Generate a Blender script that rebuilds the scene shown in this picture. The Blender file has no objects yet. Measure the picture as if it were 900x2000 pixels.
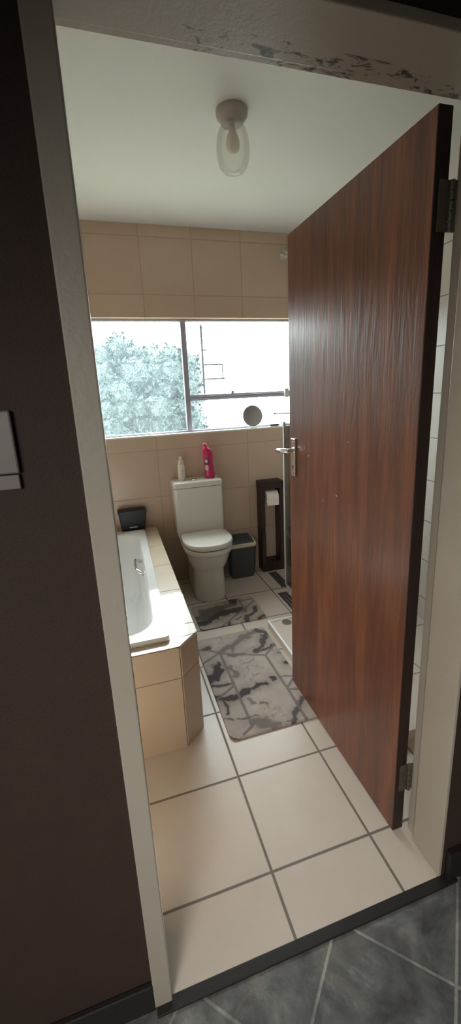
import bpy, bmesh, math, random
from mathutils import Vector, Matrix, noise
random.seed(7)
sc = bpy.context.scene
COL = sc.collection
PI = math.pi

# ------------------------------------------------------------------ dimensions
D = 2.382        # inner face of the window wall
C = 2.564        # ceiling height
W = 0.821        # clear width of the door opening
TH = 0.15        # thickness of the dividing wall
XL, XR = -0.55, 1.75
LZ = 0.489       # height of the bath ledge
S = 0.355        # tile pitch

# ------------------------------------------------------------------ materials
def lin(c):
    return tuple((v/12.92 if v <= 0.04045 else ((v+0.055)/1.055)**2.4) for v in c)

def mat(name, col, rough=0.5, metal=0.0, coat=0.0, spec=0.5, srgb=False):
    m = bpy.data.materials.new(name); m.use_nodes = True
    b = m.node_tree.nodes['Principled BSDF']
    if srgb: col = lin(col)
    b.inputs['Base Color'].default_value = (*col, 1)
    b.inputs['Roughness'].default_value = rough
    b.inputs['Metallic'].default_value = metal
    b.inputs['Coat Weight'].default_value = coat
    b.inputs['Specular IOR Level'].default_value = spec
    return m

class N:
    """small node-graph helper"""
    def __init__(s, m):
        s.m = m; s.nt = m.node_tree; s.b = s.nt.nodes.get('Principled BSDF')
    def n(s, t, **k):
        x = s.nt.nodes.new(t)
        for a, v in k.items(): setattr(x, a, v)
        return x
    def l(s, a, b): s.nt.links.new(a, b)
    def m_(s, op, a, b=None, c=None, clamp=False):
        x = s.n('ShaderNodeMath', operation=op); x.use_clamp = clamp
        for i, v in enumerate((a, b, c)):
            if v is None: continue
            if isinstance(v, (int, float)): x.inputs[i].default_value = v
            else: s.l(v, x.inputs[i])
        return x.outputs[0]
    def pos(s):
        if not hasattr(s, '_p'):
            g = s.n('ShaderNodeNewGeometry'); q = s.n('ShaderNodeSeparateXYZ')
            s.l(g.outputs['Position'], q.inputs[0]); s._g = g; s._p = q
        return s._p.outputs
    def noise(s, scale, detail=3, rough=0.5, vec=None, stretch=None, dist=0.0):
        x = s.n('ShaderNodeTexNoise'); x.inputs['Scale'].default_value = scale
        x.inputs['Detail'].default_value = detail; x.inputs['Roughness'].default_value = rough
        x.inputs['Distortion'].default_value = dist
        s.pos(); v = s._g.outputs['Position'] if vec is None else vec
        if stretch:
            mp = s.n('ShaderNodeVectorMath', operation='MULTIPLY'); s.l(v, mp.inputs[0])
            mp.inputs[1].default_value = stretch; v = mp.outputs[0]
        s.l(v, x.inputs['Vector']); return x.outputs['Fac']
    def ramp(s, fac, stops, interp='LINEAR'):
        r = s.n('ShaderNodeValToRGB'); r.color_ramp.interpolation = interp
        e = r.color_ramp.elements
        while len(e) < len(stops): e.new(0.5)
        for i, (p, c) in enumerate(stops):
            e[i].position = p; e[i].color = (*c, 1) if len(c) == 3 else c
        s.l(fac, r.inputs[0]); return r.outputs[0]
    def mix(s, fac, a, b, typ='MIX'):
        x = s.n('ShaderNodeMix', data_type='RGBA', blend_type=typ)
        for i, v in ((0, fac), (6, a), (7, b)):
            if isinstance(v, (int, float)): x.inputs[i].default_value = v
            elif isinstance(v, tuple): x.inputs[i].default_value = (*v, 1)
            else: s.l(v, x.inputs[i])
        return x.outputs[2]
    def joint(s, c, off, size, w):
        """1 on a grout line of the coordinate c"""
        f = s.m_('FRACT', s.m_('ADD', s.m_('DIVIDE', s.m_('SUBTRACT', c, off), size), 0.5))
        d = s.m_('MULTIPLY', s.m_('ABSOLUTE', s.m_('SUBTRACT', f, 0.5)), size)
        return s.m_('SUBTRACT', 1.0, s.m_('DIVIDE', s.m_('SUBTRACT', d, w*0.35), w*0.3), clamp=True)
    def cell(s, c, off, size):
        return s.m_('FLOOR', s.m_('DIVIDE', s.m_('SUBTRACT', c, off), size))
    def bump(s, h, strength, dist=0.01):
        x = s.n('ShaderNodeBump'); x.inputs['Strength'].default_value = strength
        x.inputs['Distance'].default_value = dist; s.l(h, x.inputs['Height'])
        s.l(x.outputs[0], s.b.inputs['Normal'])

def tile_mat(name, axes, offs, sizes, base, var, grout, jw, rough, rot=0.0, cloud=0.35, cleft=0.25, extra=None, coat=0.0):
    m = mat(name, base, rough, coat=coat); n = N(m); p = n.pos()
    a, b = p[axes[0]], p[axes[1]]
    if rot:
        ca, sa = math.cos(rot), math.sin(rot)
        a2 = n.m_('ADD', n.m_('MULTIPLY', a, ca), n.m_('MULTIPLY', b, sa))
        b2 = n.m_('SUBTRACT', n.m_('MULTIPLY', b, ca), n.m_('MULTIPLY', a, sa))
        a, b = a2, b2
    j = n.m_('MAXIMUM', n.joint(a, offs[0], sizes[0], jw), n.joint(b, offs[1], sizes[1], jw))
    if extra: j = n.m_('MAXIMUM', j, extra(n, p, jw))
    cv = n.n('ShaderNodeCombineXYZ'); n.l(n.cell(a, offs[0], sizes[0]), cv.inputs[0]); n.l(n.cell(b, offs[1], sizes[1]), cv.inputs[1])
    wn = n.n('ShaderNodeTexWhiteNoise'); n.l(cv.outputs[0], wn.inputs['Vector'])
    cl = n.noise(5.0, 5, 0.6); fine = n.noise(60.0, 3, 0.6)
    f = n.m_('ADD', n.m_('MULTIPLY', wn.outputs['Value'], 0.35), n.m_('ADD', n.m_('MULTIPLY', cl, 0.9*cloud/0.35), n.m_('MULTIPLY', fine, 0.18)))
    f = n.m_('SUBTRACT', f, 0.25, clamp=True)
    c = n.mix(f, base, var)
    c = n.mix(j, c, grout)
    n.l(c, n.b.inputs['Base Color'])
    h = n.m_('SUBTRACT', n.m_('MULTIPLY', n.noise(14.0, 6, 0.62, dist=0.6), cleft), n.m_('MULTIPLY', j, 1.0))
    n.bump(h, 0.35, 0.004)
    n.l(n.m_('ADD', rough, n.m_('MULTIPLY', j, 0.3)), n.b.inputs['Roughness'])
    return m

M = {}
wall_a, wall_b, wall_g = (0.53, 0.395, 0.30), (0.61, 0.49, 0.39), (0.45, 0.34, 0.26)
M['wall_y'] = tile_mat('beige wall tile', (0, 2), (0.339, 1.070), (S, S), wall_a, wall_b, wall_g, 0.006, 0.28)
M['wall_x'] = tile_mat('beige side wall tile', (1, 2), (0.07, 1.070), (S, S), wall_a, wall_b, wall_g, 0.006, 0.28)
M['wall_right'] = tile_mat('cream side wall tile', (1, 2), (0.07, 1.415), (S, 0.246), (0.62, 0.60, 0.55), (0.72, 0.70, 0.66), (0.30, 0.27, 0.24), 0.006, 0.28)
fl_a, fl_b, fl_g = (0.55, 0.47, 0.40), (0.64, 0.585, 0.525), (0.17, 0.145, 0.125)
M['floor'] = tile_mat('cream floor tile', (0, 1), (0.3436, 0.176), (S, S), fl_a, fl_b, fl_g, 0.0085, 0.32, cleft=0.5)
def ledge_extra(n, p, jw):
    near = n.m_('SUBTRACT', 1.0, n.m_('DIVIDE', n.m_('ABSOLUTE', n.m_('SUBTRACT', p[2], 0.343)), jw*0.6), clamp=True)
    # only on the upright faces
    g = n._g; q = n.n('ShaderNodeSeparateXYZ'); n.l(g.outputs['True Normal'], q.inputs[0])
    up = n.m_('GREATER_THAN', n.m_('ABSOLUTE', q.outputs[2]), 0.5)
    vert = n.m_('SUBTRACT', 1.0, n.m_('DIVIDE', n.m_('ABSOLUTE', n.m_('SUBTRACT', p[0], 0.1825)), jw*0.5), clamp=True)
    near = n.m_('MULTIPLY', n.m_('MAXIMUM', near, vert), n.m_('SUBTRACT', 1.0, up))
    e = n.m_('SUBTRACT', 1.0, n.m_('DIVIDE', n.m_('ABSOLUTE', n.m_('SUBTRACT', n.m_('SUBTRACT', p[1], n.m_('MULTIPLY', p[0], 0.16)), 0.776)), jw*0.5), clamp=True)
    e = n.m_('MULTIPLY', n.m_('MULTIPLY', e, up), n.m_('GREATER_THAN', p[0], 0.15))
    return n.m_('MAXIMUM', near, e)
M['ledge'] = tile_mat('cream bath surround tile', (0, 1), (-3.0, 0.905), (20.0, 0.3427), (0.54, 0.44, 0.33), (0.63, 0.55, 0.45), (0.23, 0.17, 0.13), 0.006, 0.30, extra=ledge_extra)
M['slate'] = tile_mat('dark slate tile', (0, 1), (0.337, -0.330), (0.305, 0.305), (0.050, 0.053, 0.055), (0.20, 0.20, 0.195), (0.33, 0.32, 0.29), 0.007, 0.42, rot=PI/4, cloud=0.6, cleft=1.0)
# pale drifting veins on the slate
def slate_veins():
    m = M['slate']; n = N(m); n.pos(); lk = n.b.inputs['Base Color'].links[0].from_socket
    v = n.m_('ABSOLUTE', n.m_('SUBTRACT', n.noise(5.5, 4, 0.65, dist=1.2), 0.5))
    v = n.m_('SUBTRACT', 1.0, n.m_('DIVIDE', v, 0.035), clamp=True)
    v = n.m_('MULTIPLY', v, n.m_('SUBTRACT', n.m_('MULTIPLY', n.noise(3.0, 2), 2.0), 0.75, clamp=True))
    c = n.mix(n.m_('MULTIPLY', v, 0.45), lk, (0.34, 0.36, 0.36))
    mt = n.ramp(n.noise(6.5, 6, 0.68, dist=0.5), [(0.33, (0.28, 0.28, 0.30)), (0.50, (0.62, 0.63, 0.64)), (0.70, (1.25, 1.25, 1.22))])
    c = n.mix(1.0, c, mt, 'MULTIPLY')
    r = n.m_('SUBTRACT', n.m_('MULTIPLY', n.noise(7.0, 4, 0.6), 2.4), 1.35, clamp=True)
    c = n.mix(n.m_('MULTIPLY', r, 0.45), c, (0.20, 0.15, 0.11))
    n.l(c, n.b.inputs['Base Color'])
slate_veins()

def plaster(name, c1, c2, rough=0.8, scale=6, bump=0.3, bscale=90):
    m = mat(name, c1, rough); n = N(m)
    n.l(n.mix(n.noise(scale, 4, 0.6), c1, c2), n.b.inputs['Base Color'])
    n.bump(n.noise(bscale, 4, 0.6), bump, 0.003); return m
M['ceiling'] = plaster('off white ceiling paint', (0.62, 0.635, 0.615), (0.67, 0.685, 0.665), 0.75, 3, 0.12, 50)
M['hall_wall'] = plaster('dark brown hall plaster', (0.028, 0.0155, 0.011), (0.046, 0.025, 0.0165), 0.75, 12, 0.5, 160)
M['hall_pale'] = plaster('pale hall plaster', (0.42, 0.36, 0.30), (0.46, 0.40, 0.33), 0.8)
M['skirt'] = plaster('black skirting paint', (0.012, 0.010, 0.010), (0.02, 0.017, 0.016), 0.5)
M['outside'] = plaster('white sun blocker paint', (0.80, 0.80, 0.80), (0.84, 0.84, 0.84), 0.8)
M['soil'] = plaster('pale garden ground', (0.30, 0.30, 0.24), (0.4, 0.4, 0.33), 0.9)

def frame_mat():
    c1, c2 = (0.37, 0.33, 0.275), (0.43, 0.39, 0.33)
    m = mat('worn cream frame paint', c1, 0.42); n = N(m); p = n.pos()
    c = n.mix(n.noise(7, 4, 0.6), c1, c2)
    # chipped, dirty band along the inner edge of the header
    st = n.noise(30, 5, 0.7, stretch=(0.55, 1.3, 1.0), dist=0.8)
    chips = n.m_('MULTIPLY', n.m_('SUBTRACT', st, 0.53), 14.0, clamp=True)
    band = n.m_('MULTIPLY', n.m_('GREATER_THAN', p[1], 0.088), n.m_('GREATER_THAN', p[2], 2.0))
    band = n.m_('MULTIPLY', band, n.m_('GREATER_THAN', p[0], 0.2))
    c = n.mix(n.m_('MULTIPLY', n.m_('MULTIPLY', chips, band), 0.93), c, (0.035, 0.028, 0.025))
    dn = n.m_('MULTIPLY', n.m_('SUBTRACT', n.noise(45, 4, 0.7), 0.68), 12.0, clamp=True)
    c = n.mix(n.m_('MULTIPLY', dn, 0.5), c, (0.13, 0.10, 0.08))
    n.l(c, n.b.inputs['Base Color'])
    n.bump(n.noise(70, 4, 0.6), 0.25, 0.003); return m
M['frame'] = frame_mat()

def wood_mat(name, dark, mid, light, rough, ax=(9.0, 9.0, 0.7), coat=0.3, scr=True):
    m = mat(name, mid, rough, coat=coat); n = N(m); n.b.inputs['Coat Roughness'].default_value = 0.22
    g1 = n.noise(3.2, 5, 0.62, stretch=ax, dist=0.5)
    g2 = n.noise(14.0, 4, 0.6, stretch=(6.0, 6.0, 0.4))
    f = n.m_('ADD', n.m_('MULTIPLY', g1, 0.82), n.m_('MULTIPLY', g2, 0.18))
    c = n.ramp(f, [(0.30, dark), (0.48, mid), (0.70, light)])
    if scr:
        s = n.noise(16.0, 5, 0.7, stretch=(5.0, 5.0, 0.55))
        s = n.m_('MULTIPLY', n.m_('SUBTRACT', s, 0.655), 16.0, clamp=True)
        c = n.mix(n.m_('MULTIPLY', s, 0.35), c, (0.50, 0.22, 0.10))
    n.l(c, n.b.inputs['Base Color'])
    n.bump(n.m_('ADD', n.m_('MULTIPLY', g2, 0.35), n.noise(7.0, 4, 0.6, stretch=(5.0, 5.0, 0.6), dist=0.7)), 0.55, 0.006)
    n.l(n.m_('ADD', rough-0.08, n.m_('MULTIPLY', g1, 0.2)), n.b.inputs['Roughness'])
    return m
M['door'] = wood_mat('red brown door veneer', (0.060, 0.018, 0.010), (0.135, 0.040, 0.017), (0.26, 0.085, 0.034), 0.42, ax=(5.0, 5.0, 0.45))
M['door_edge'] = wood_mat('dark door edging', (0.010, 0.005, 0.005), (0.018, 0.008, 0.007), (0.03, 0.013, 0.010), 0.5, coat=0.0, scr=False)
M['stand'] = wood_mat('dark stained stand wood', (0.012, 0.006, 0.005), (0.024, 0.011, 0.009), (0.045, 0.02, 0.015), 0.45, coat=0.0, scr=False)

def chinaware(name, c, rough=0.12):
    m = mat(name, c, rough, coat=0.3); n = N(m)
    n.l(n.mix(n.noise(9, 3), c, tuple(v*0.96 for v in c)), n.b.inputs['Base Color']); return m
M['ceramic'] = chinaware('white glazed ceramic', (0.72, 0.71, 0.68))
M['seat'] = chinaware('white seat plastic', (0.78, 0.77, 0.74), 0.2)
M['tub'] = chinaware('white bath acrylic', (0.74, 0.76, 0.76), 0.15)
M['gap'] = mat('gap shade and screw dark', (0.08, 0.075, 0.07), 0.7)  # dark colour standing in for seam shade; hinge screws use it too
M['chrome'] = mat('chrome', (0.80, 0.80, 0.82), 0.12, 1.0)
M['brass'] = plaster('tarnished hinge steel', (0.10, 0.085, 0.06), (0.17, 0.145, 0.11), 0.5, 40, 0.2, 200)
M['brass'].node_tree.nodes['Principled BSDF'].inputs['Metallic'].default_value = 0.6
M['steel_frame'] = plaster('grey window frame paint', (0.34, 0.34, 0.42), (0.40, 0.40, 0.48), 0.5, 20, 0.1)
M['sill'] = plaster('white sill paint', (0.74, 0.72, 0.68), (0.80, 0.78, 0.74), 0.6, 10, 0.15)
M['black_plastic'] = plaster('black plastic', (0.014, 0.014, 0.017), (0.02, 0.02, 0.024), 0.45, 30, 0.1)
M['grey_plastic'] = plaster('grey silver plastic', (0.28, 0.28, 0.30), (0.33, 0.33, 0.35), 0.4, 30, 0.1)
M['bin_grey'] = plaster('charcoal bin plastic', (0.050, 0.056, 0.062), (0.062, 0.068, 0.075), 0.5, 20, 0.1)
M['bin_rim'] = plaster('cream bin plastic', (0.66, 0.58, 0.46), (0.70, 0.62, 0.50), 0.45, 20, 0.1)
M['pink'] = plaster('magenta bottle plastic', (0.50, 0.012, 0.085), (0.56, 0.025, 0.14), 0.3, 15, 0.05)
M['pink_cap'] = plaster('bright pink cap plastic', (0.62, 0.035, 0.12), (0.66, 0.06, 0.17), 0.3, 15, 0.05)
M['white_plastic'] = plaster('white bottle plastic', (0.66, 0.62, 0.54), (0.72, 0.68, 0.60), 0.35, 15, 0.05)
M['clear_cap'] = plaster('milky cap plastic', (0.55, 0.47, 0.37), (0.60, 0.52, 0.42), 0.3, 15, 0.05)
M['label_dark'] = mat('label ink', (0.06, 0.03, 0.05), 0.5)
M['label_pale'] = mat('label paper', (0.62, 0.55, 0.52), 0.5)
M['paper'] = plaster('toilet paper', (0.80, 0.77, 0.73), (0.84, 0.81, 0.77), 0.95, 30, 0.3)
M['card'] = mat('cardboard tube', (0.38, 0.28, 0.18), 0.9)
M['switch'] = plaster('white switch plastic', (0.17, 0.145, 0.135), (0.20, 0.175, 0.16), 0.4, 20, 0.05)
M['lamp_base'] = plaster('porcelain lamp base', (0.40, 0.385, 0.36), (0.45, 0.43, 0.40), 0.35, 15, 0.05)
M['alu'] = plaster('brushed aluminium', (0.60, 0.60, 0.60), (0.68, 0.68, 0.68), 0.4, 30, 0.05)
M['trim_white'] = plaster('white edge trim', (0.80, 0.82, 0.84), (0.84, 0.86, 0.88), 0.35, 30, 0.05)
M['step_tile'] = tile_mat('step tile', (0, 1), (1.05, 1.10), (0.355, 0.355), fl_a, fl_b, fl_g, 0.006, 0.3)
M['leaf'] = plaster('hedge leaf', (0.012, 0.026, 0.027), (0.026, 0.042, 0.043), 0.6, 3, 0.0)
M['bark'] = plaster('hedge bark', (0.10, 0.07, 0.05), (0.16, 0.12, 0.09), 0.9)

def glass_obscure():
    m = bpy.data.materials.new('pebbled obscure glass'); m.use_nodes = True
    n = N(m); n.nt.nodes.remove(n.b); out = n.nt.nodes['Material Output']
    v = n.m_('ABSOLUTE', n.m_('SUBTRACT', n.noise(72, 2, 0.5, dist=1.8), 0.5))
    worm = n.m_('SUBTRACT', 1.0, n.m_('DIVIDE', v, 0.085), clamp=True)
    tr = n.n('ShaderNodeBsdfTransparent')
    n.l(n.mix(worm, (0.97, 1.0, 0.99), (0.30, 0.36, 0.37)), tr.inputs[0])
    tl = n.n('ShaderNodeBsdfTranslucent'); tl.inputs[0].default_value = (0.70, 0.88, 0.93, 1)
    mx = n.n('ShaderNodeMixShader'); mx.inputs[0].default_value = 0.015
    n.l(tr.outputs[0], mx.inputs[1]); n.l(tl.outputs[0], mx.inputs[2])
    gl = n.n('ShaderNodeBsdfGlossy'); gl.inputs['Roughness'].default_value = 0.15
    m2 = n.n('ShaderNodeMixShader'); m2.inputs[0].default_value = 0.04
    n.l(mx.outputs[0], m2.inputs[1]); n.l(gl.outputs[0], m2.inputs[2])
    n.l(m2.outputs[0], out.inputs[0]); return m
M['obscure'] = glass_obscure()
def glass_clear(name, tint, refl=0.08, haze=0.0, fk=0.8):
    m = bpy.data.materials.new(name); m.use_nodes = True
    n = N(m); n.nt.nodes.remove(n.b); out = n.nt.nodes['Material Output']
    tr = n.n('ShaderNodeBsdfTransparent'); tr.inputs[0].default_value = (*tint, 1)
    gl = n.n('ShaderNodeBsdfGlossy'); gl.inputs['Roughness'].default_value = 0.05
    fr = n.n('ShaderNodeFresnel'); fr.inputs[0].default_value = 1.45
    mx = n.n('ShaderNodeMixShader')
    n.l(n.m_('ADD', n.m_('MULTIPLY', fr.outputs[0], fk), refl-0.04, clamp=True), mx.inputs[0])
    src = tr.outputs[0]
    if haze:
        df = n.n('ShaderNodeBsdfTranslucent'); df.inputs[0].default_value = (0.8, 0.8, 0.76, 1)
        d2 = n.n('ShaderNodeBsdfDiffuse'); d2.inputs[0].default_value = (0.8, 0.8, 0.76, 1)
        ad = n.n('ShaderNodeMixShader'); n.l(df.outputs[0], ad.inputs[1]); n.l(d2.outputs[0], ad.inputs[2])
        hz = n.n('ShaderNodeMixShader'); hz.inputs[0].default_value = haze
        n.l(src, hz.inputs[1]); n.l(ad.outputs[0], hz.inputs[2]); src = hz.outputs[0]
    n.l(src, mx.inputs[1]); n.l(gl.outputs[0], mx.inputs[2]); n.l(mx.outputs[0], out.inputs[0])
    return m
M['screen'] = glass_clear('shower screen glass', (0.90, 0.92, 0.92), 0.10)
M['jar'] = glass_clear('dusty lamp glass', (0.965, 0.965, 0.955), 0.04, haze=0.12, fk=0.4)
M['mirror'] = mat('mirror glass', (0.80, 0.82, 0.84), 0.06, 1.0)

# ------------------------------------------------------------------ mesh helpers
def link(name, bm, m, parent=None, smooth=False, auto=None):
    me = bpy.data.meshes.new(name)
    bmesh.ops.recalc_face_normals(bm, faces=bm.faces[:])
    bm.to_mesh(me); bm.free()
    ms = m if isinstance(m, (list, tuple)) else [m]
    for x in ms: me.materials.append(x)
    if smooth:
        for p in me.polygons: p.use_smooth = True
        if auto is not None:
            try: me.set_sharp_from_angle(angle=math.radians(auto))
            except Exception: pass
    o = bpy.data.objects.new(name, me); COL.objects.link(o)
    if parent is not None: o.parent = parent
    return o
def tag(o, label=None, cat=None, group=None, kind=None):
    if label: o['label'] = label
    if cat: o['category'] = cat
    if group: o['group'] = group
    if kind: o['kind'] = kind
    return o
def thing(name, loc, label, cat, rz=0, group=None, kind=None):
    o = bpy.data.objects.new(name, None); COL.objects.link(o)
    o.location = loc; o.rotation_euler = (0, 0, rz); o.empty_display_size = 0.05
    return tag(o, label, cat, group, kind)
def box(bm, x0, x1, y0, y1, z0, z1, bev=0.0, seg=2, mi=0):
    r = bmesh.ops.create_cube(bm, size=1)
    vs = r['verts']
    for v in vs:
        v.co = Vector(((x0+x1)/2+v.co.x*(x1-x0), (y0+y1)/2+v.co.y*(y1-y0), (z0+z1)/2+v.co.z*(z1-z0)))
    fs = set(f for v in vs for f in v.link_faces)
    for f in fs: f.material_index = mi
    if bev:
        es = list(set(e for f in fs for e in f.edges))
        r2 = bmesh.ops.bevel(bm, geom=es, offset=bev, segments=seg, affect='EDGES', profile=0.5)
        for f in r2['faces']: f.material_index = mi
    return bm
def B(*a, **k): return box(bmesh.new(), *a, **k)
def lathe(prof, n=32, bm=None, cx=0, cy=0, sx=1, sy=1, mi=0, capt=True, capb=True):
    bm = bm or bmesh.new(); rings = []
    for r, z in prof:
        rings.append([bm.verts.new((cx+r*sx*math.cos(2*PI*i/n), cy+r*sy*math.sin(2*PI*i/n), z)) for i in range(n)])
    for a, b in zip(rings, rings[1:]):
        for i in range(n):
            f = bm.faces.new((a[i], a[(i+1) % n], b[(i+1) % n], b[i])); f.material_index = mi
    if capb and prof[0][0] > 1e-5: bm.faces.new(rings[0][::-1]).material_index = mi
    if capt and prof[-1][0] > 1e-5: bm.faces.new(rings[-1]).material_index = mi
    return bm
def loft(loops, bm=None, cap0=True, cap1=True):
    bm = bm or bmesh.new(); R = [[bm.verts.new(p) for p in l] for l in loops]; n = len(R[0])
    for a, b in zip(R, R[1:]):
        for i in range(n): bm.faces.new((a[i], a[(i+1) % n], b[(i+1) % n], b[i]))
    if cap0: bm.faces.new(R[0][::-1])
    if cap1: bm.faces.new(R[-1])
    return bm
def tube(pts, rad, n=12, bm=None, mi=0):
    bm = bm or bmesh.new(); pts = [Vector(p) for p in pts]; rings = []
    rad = rad if isinstance(rad, (list, tuple)) else [rad]*len(pts)
    up = Vector((0.13, 0.27, 1)).normalized()
    for i, p in enumerate(pts):
        t = (pts[min(i+1, len(pts)-1)]-pts[max(i-1, 0)]).normalized()
        a = t.cross(up)
        if a.length < 0.05: a = t.cross(Vector((1, 0, 0)))
        a.normalize(); b = t.cross(a)
        rings.append([bm.verts.new(p+(a*math.cos(2*PI*k/n)+b*math.sin(2*PI*k/n))*rad[i]) for k in range(n)])
    for a, b in zip(rings, rings[1:]):
        for k in range(n): bm.faces.new((a[k], a[(k+1) % n], b[(k+1) % n], b[k])).material_index = mi
    bm.faces.new(rings[0][::-1]).material_index = mi; bm.faces.new(rings[-1]).material_index = mi
    return bm
def rrect(x0, x1, y0, y1, r, z, k=8):
    pts = []
    for cx, cy, a0 in ((x1-r, y1-r, 0), (x0+r, y1-r, PI/2), (x0+r, y0+r, PI), (x1-r, y0+r, 1.5*PI)):
        for i in range(k+1):
            a = a0+PI/2*i/k; pts.append((cx+r*math.cos(a), cy+r*math.sin(a), z))
    return pts
def prism(poly, z0, z1, bm=None):
    return loft([[(x, y, z0) for x, y in poly], [(x, y, z1) for x, y in poly]], bm)

# ------------------------------------------------------------------ the room
def struct(name, bm, m, label, cat='wall', parent=None, **k):
    o = link(name, bm, m, parent, **k)
    if parent is None: tag(o, label, cat, kind='structure')
    return o

struct('floor', B(XL, XR, 0.0, D, -0.06, 0.0), M['floor'], 'cream tiled bathroom floor with grey grout', 'floor')
struct('floor', B(-1.1, 2.1, -2.3, 0.0, -0.07, -0.004), M['slate'], 'dark slate tiled hall floor laid on the diagonal', 'floor')
struct('ceiling', B(XL-0.2, XR+0.2, TH, D+0.2, C, C+0.08), M['ceiling'], 'plain off white bathroom ceiling', 'ceiling')
struct('wall_left', B(XL-0.12, XL, TH, D, 0, C), M['wall_x'], 'tiled side wall along the bath')
struct('wall_right', B(XR, XR+0.12, TH, D, 0, C), M['wall_right'], 'cream tiled side wall behind the open door')
# window wall around the opening
WX0, WX1, WZ0, WZ1 = -0.32, 1.55, 1.183, 1.990
bm = bmesh.new(); Y0, Y1 = D, D+0.2
box(bm, XL-0.12, XR+0.12, Y0, Y1, 0, WZ0-0.012); box(bm, XL-0.12, XR+0.12, Y0, Y1, WZ1, C)
box(bm, XL-0.12, WX0, Y0, Y1, WZ0-0.012, WZ1); box(bm, WX1, XR+0.12, Y0, Y1, WZ0-0.012, WZ1)
struct('wall_back', bm, M['wall_y'], 'beige tiled wall with the wide window')
# dividing wall with the door opening
HZ = 2.071
bm = bmesh.new()
box(bm, -1.2, -0.045, 0, TH, 0, C); box(bm, W+0.0125, 2.2, 0, 0.1115, 0, C); box(bm, W+0.045, 2.2, 0.1115, TH, 0, C); box(bm, -0.045, W+0.045, 0, TH, HZ+0.0195, C)
struct('wall_front', bm, M['hall_wall'], 'dark brown plastered hall wall around the doorway')
bm = bmesh.new()
box(bm, XL-0.12, -0.045, TH, TH+0.012, 0, C); box(bm, W+0.045, XR+0.12, TH, TH+0.012, 0, C); box(bm, -0.045, W+0.045, TH, TH+0.012, HZ+0.02, C)
struct('wall_front', bm, M['wall_y'], 'beige tiled bathroom side of the doorway wall')
# hall shell
bm = bmesh.new(); box(bm, -1.2, -1.1, -2.3, 0, -0.06, C)
struct('wall_hall_left', bm, M['hall_pale'], 'side wall of the hall, left of the camera')
struct('wall_hall_right', B(2.1, 2.2, -2.3, 0, -0.06, C), M['hall_pale'], 'side wall of the hall, right of the camera')
struct('wall_hall_back', B(-1.2, 2.2, -2.4, -2.3, -0.06, C), M['hall_pale'], 'wall of the hall behind the camera')
struct('ceiling', B(-1.2, 2.2, -2.4, TH, C, C+0.08), M['hall_pale'], 'ceiling of the hall', 'ceiling')
# skirting and threshold
struct('baseboard_left', B(-1.1, -0.043, -0.014, 0, -0.004, 0.082, bev=0.003), M['skirt'], 'black skirting on the hall wall left of the doorway', 'skirting')
struct('baseboard_right', B(W+0.022, 2.1, -0.02, 0, -0.004, 0.10, bev=0.003), M['skirt'], 'black skirting on the hall wall right of the doorway', 'skirting')
struct('trim_1', B(-0.04, W+0.05, -0.030, 0.0, -0.006, 0.0015, bev=0.002), M['skirt'], 'dark threshold strip between cream and slate tiles', 'threshold')

# door frame: front flange, reveal, stop, rebate
fr = thing('trim_2', (0, 0, 0), 'worn cream painted frame around the open bathroom door', 'door frame', kind='structure')
def jamb(side):
    x = lambda v: (-v if side < 0 else W+v)
    def bb(bm, a, b, *r, **k): x0, x1 = sorted((x(a), x(b))); box(bm, x0, x1, *r, **k)
    bm = bmesh.new()
    we, ye = (0.044, -0.012) if side < 0 else (0.012, -0.002)
    bb(bm, 0.0, we, ye, 0.112, 0, HZ+0.0, bev=0.003)
    bb(bm, 0.014, 0.044, 0.112, TH+0.004, 0, HZ+0.0, bev=0.003)
    return bm
link('jamb', jamb(-1), M['frame'], fr); link('jamb', jamb(1), M['frame'], fr)
bm = bmesh.new(); box(bm, -0.044, W+0.044, -0.002, 0.134, HZ, HZ+0.02, bev=0.003)
box(bm, -0.044, W+0.044, 0.134, TH+0.013, HZ+0.010, HZ+0.019, bev=0.002)
link('header', bm, M['frame'], fr)

# ------------------------------------------------------------------ window
win = thing('window_1', (0, 0, 0), 'wide steel window with pebbled obscure glass', 'window', kind='structure')
GY = 2.45
bm = bmesh.new(); t = 0.028
box(bm, WX0, WX1, GY-0.016, GY+0.02, WZ1-0.016, WZ1, bev=0.002)
box(bm, WX0, WX1, GY-0.016, GY+0.02, WZ0, WZ0+0.012, bev=0.002)
box(bm, WX0, WX0+t, GY-0.016, GY+0.02, WZ0, WZ1, bev=0.002)
box(bm, WX1-t, WX1, GY-0.016, GY+0.02, WZ0, WZ1, bev=0.002)
box(bm, 0.588, 0.627, GY-0.022, GY+0.02, WZ0+0.01, WZ1-0.01, bev=0.003)
link('window_frame', bm, M['steel_frame'], win)
bm = bmesh.new(); box(bm, 0.627, WX1-t, GY-0.02, GY+0.02, 1.414, 1.456, bev=0.003)
box(bm, 0.627, WX1-t, GY-0.032, GY-0.018, 1.424, 1.446, bev=0.003)
link('transom', bm, M['steel_frame'], win)
for x0, x1, z0, z1 in ((WX0+t, 0.588, WZ0+0.012, WZ1-0.016), (0.627, WX1-t, 1.456, WZ1-0.016), (0.627, WX1-t, WZ0+0.012, 1.414)):
    link('pane', B(x0, x1, GY+0.001, GY+0.004, z0, z1), M['obscure'], win)
bm = bmesh.new()
box(bm, WX0, WX1, D-0.004, GY-0.012, WZ0-0.012, WZ0, bev=0.002)
link('window_sill', bm, M['sill'], win)
bm = bmesh.new(); box(bm, WX0, WX1, D, D+0.06, WZ1, WZ1+0.006)
bm = bmesh.new()
tube([(0.757, 2.51, 1.46), (0.757, 2.51, 1.96)], 0.0085, 8, bm)
tube([(0.757, 2.51, 1.675), (0.912, 2.51, 1.675)], 0.0060, 8, bm)
tube([(0.757, 2.51, 1.570), (0.925, 2.51, 1.570)], 0.0060, 8, bm)
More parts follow.
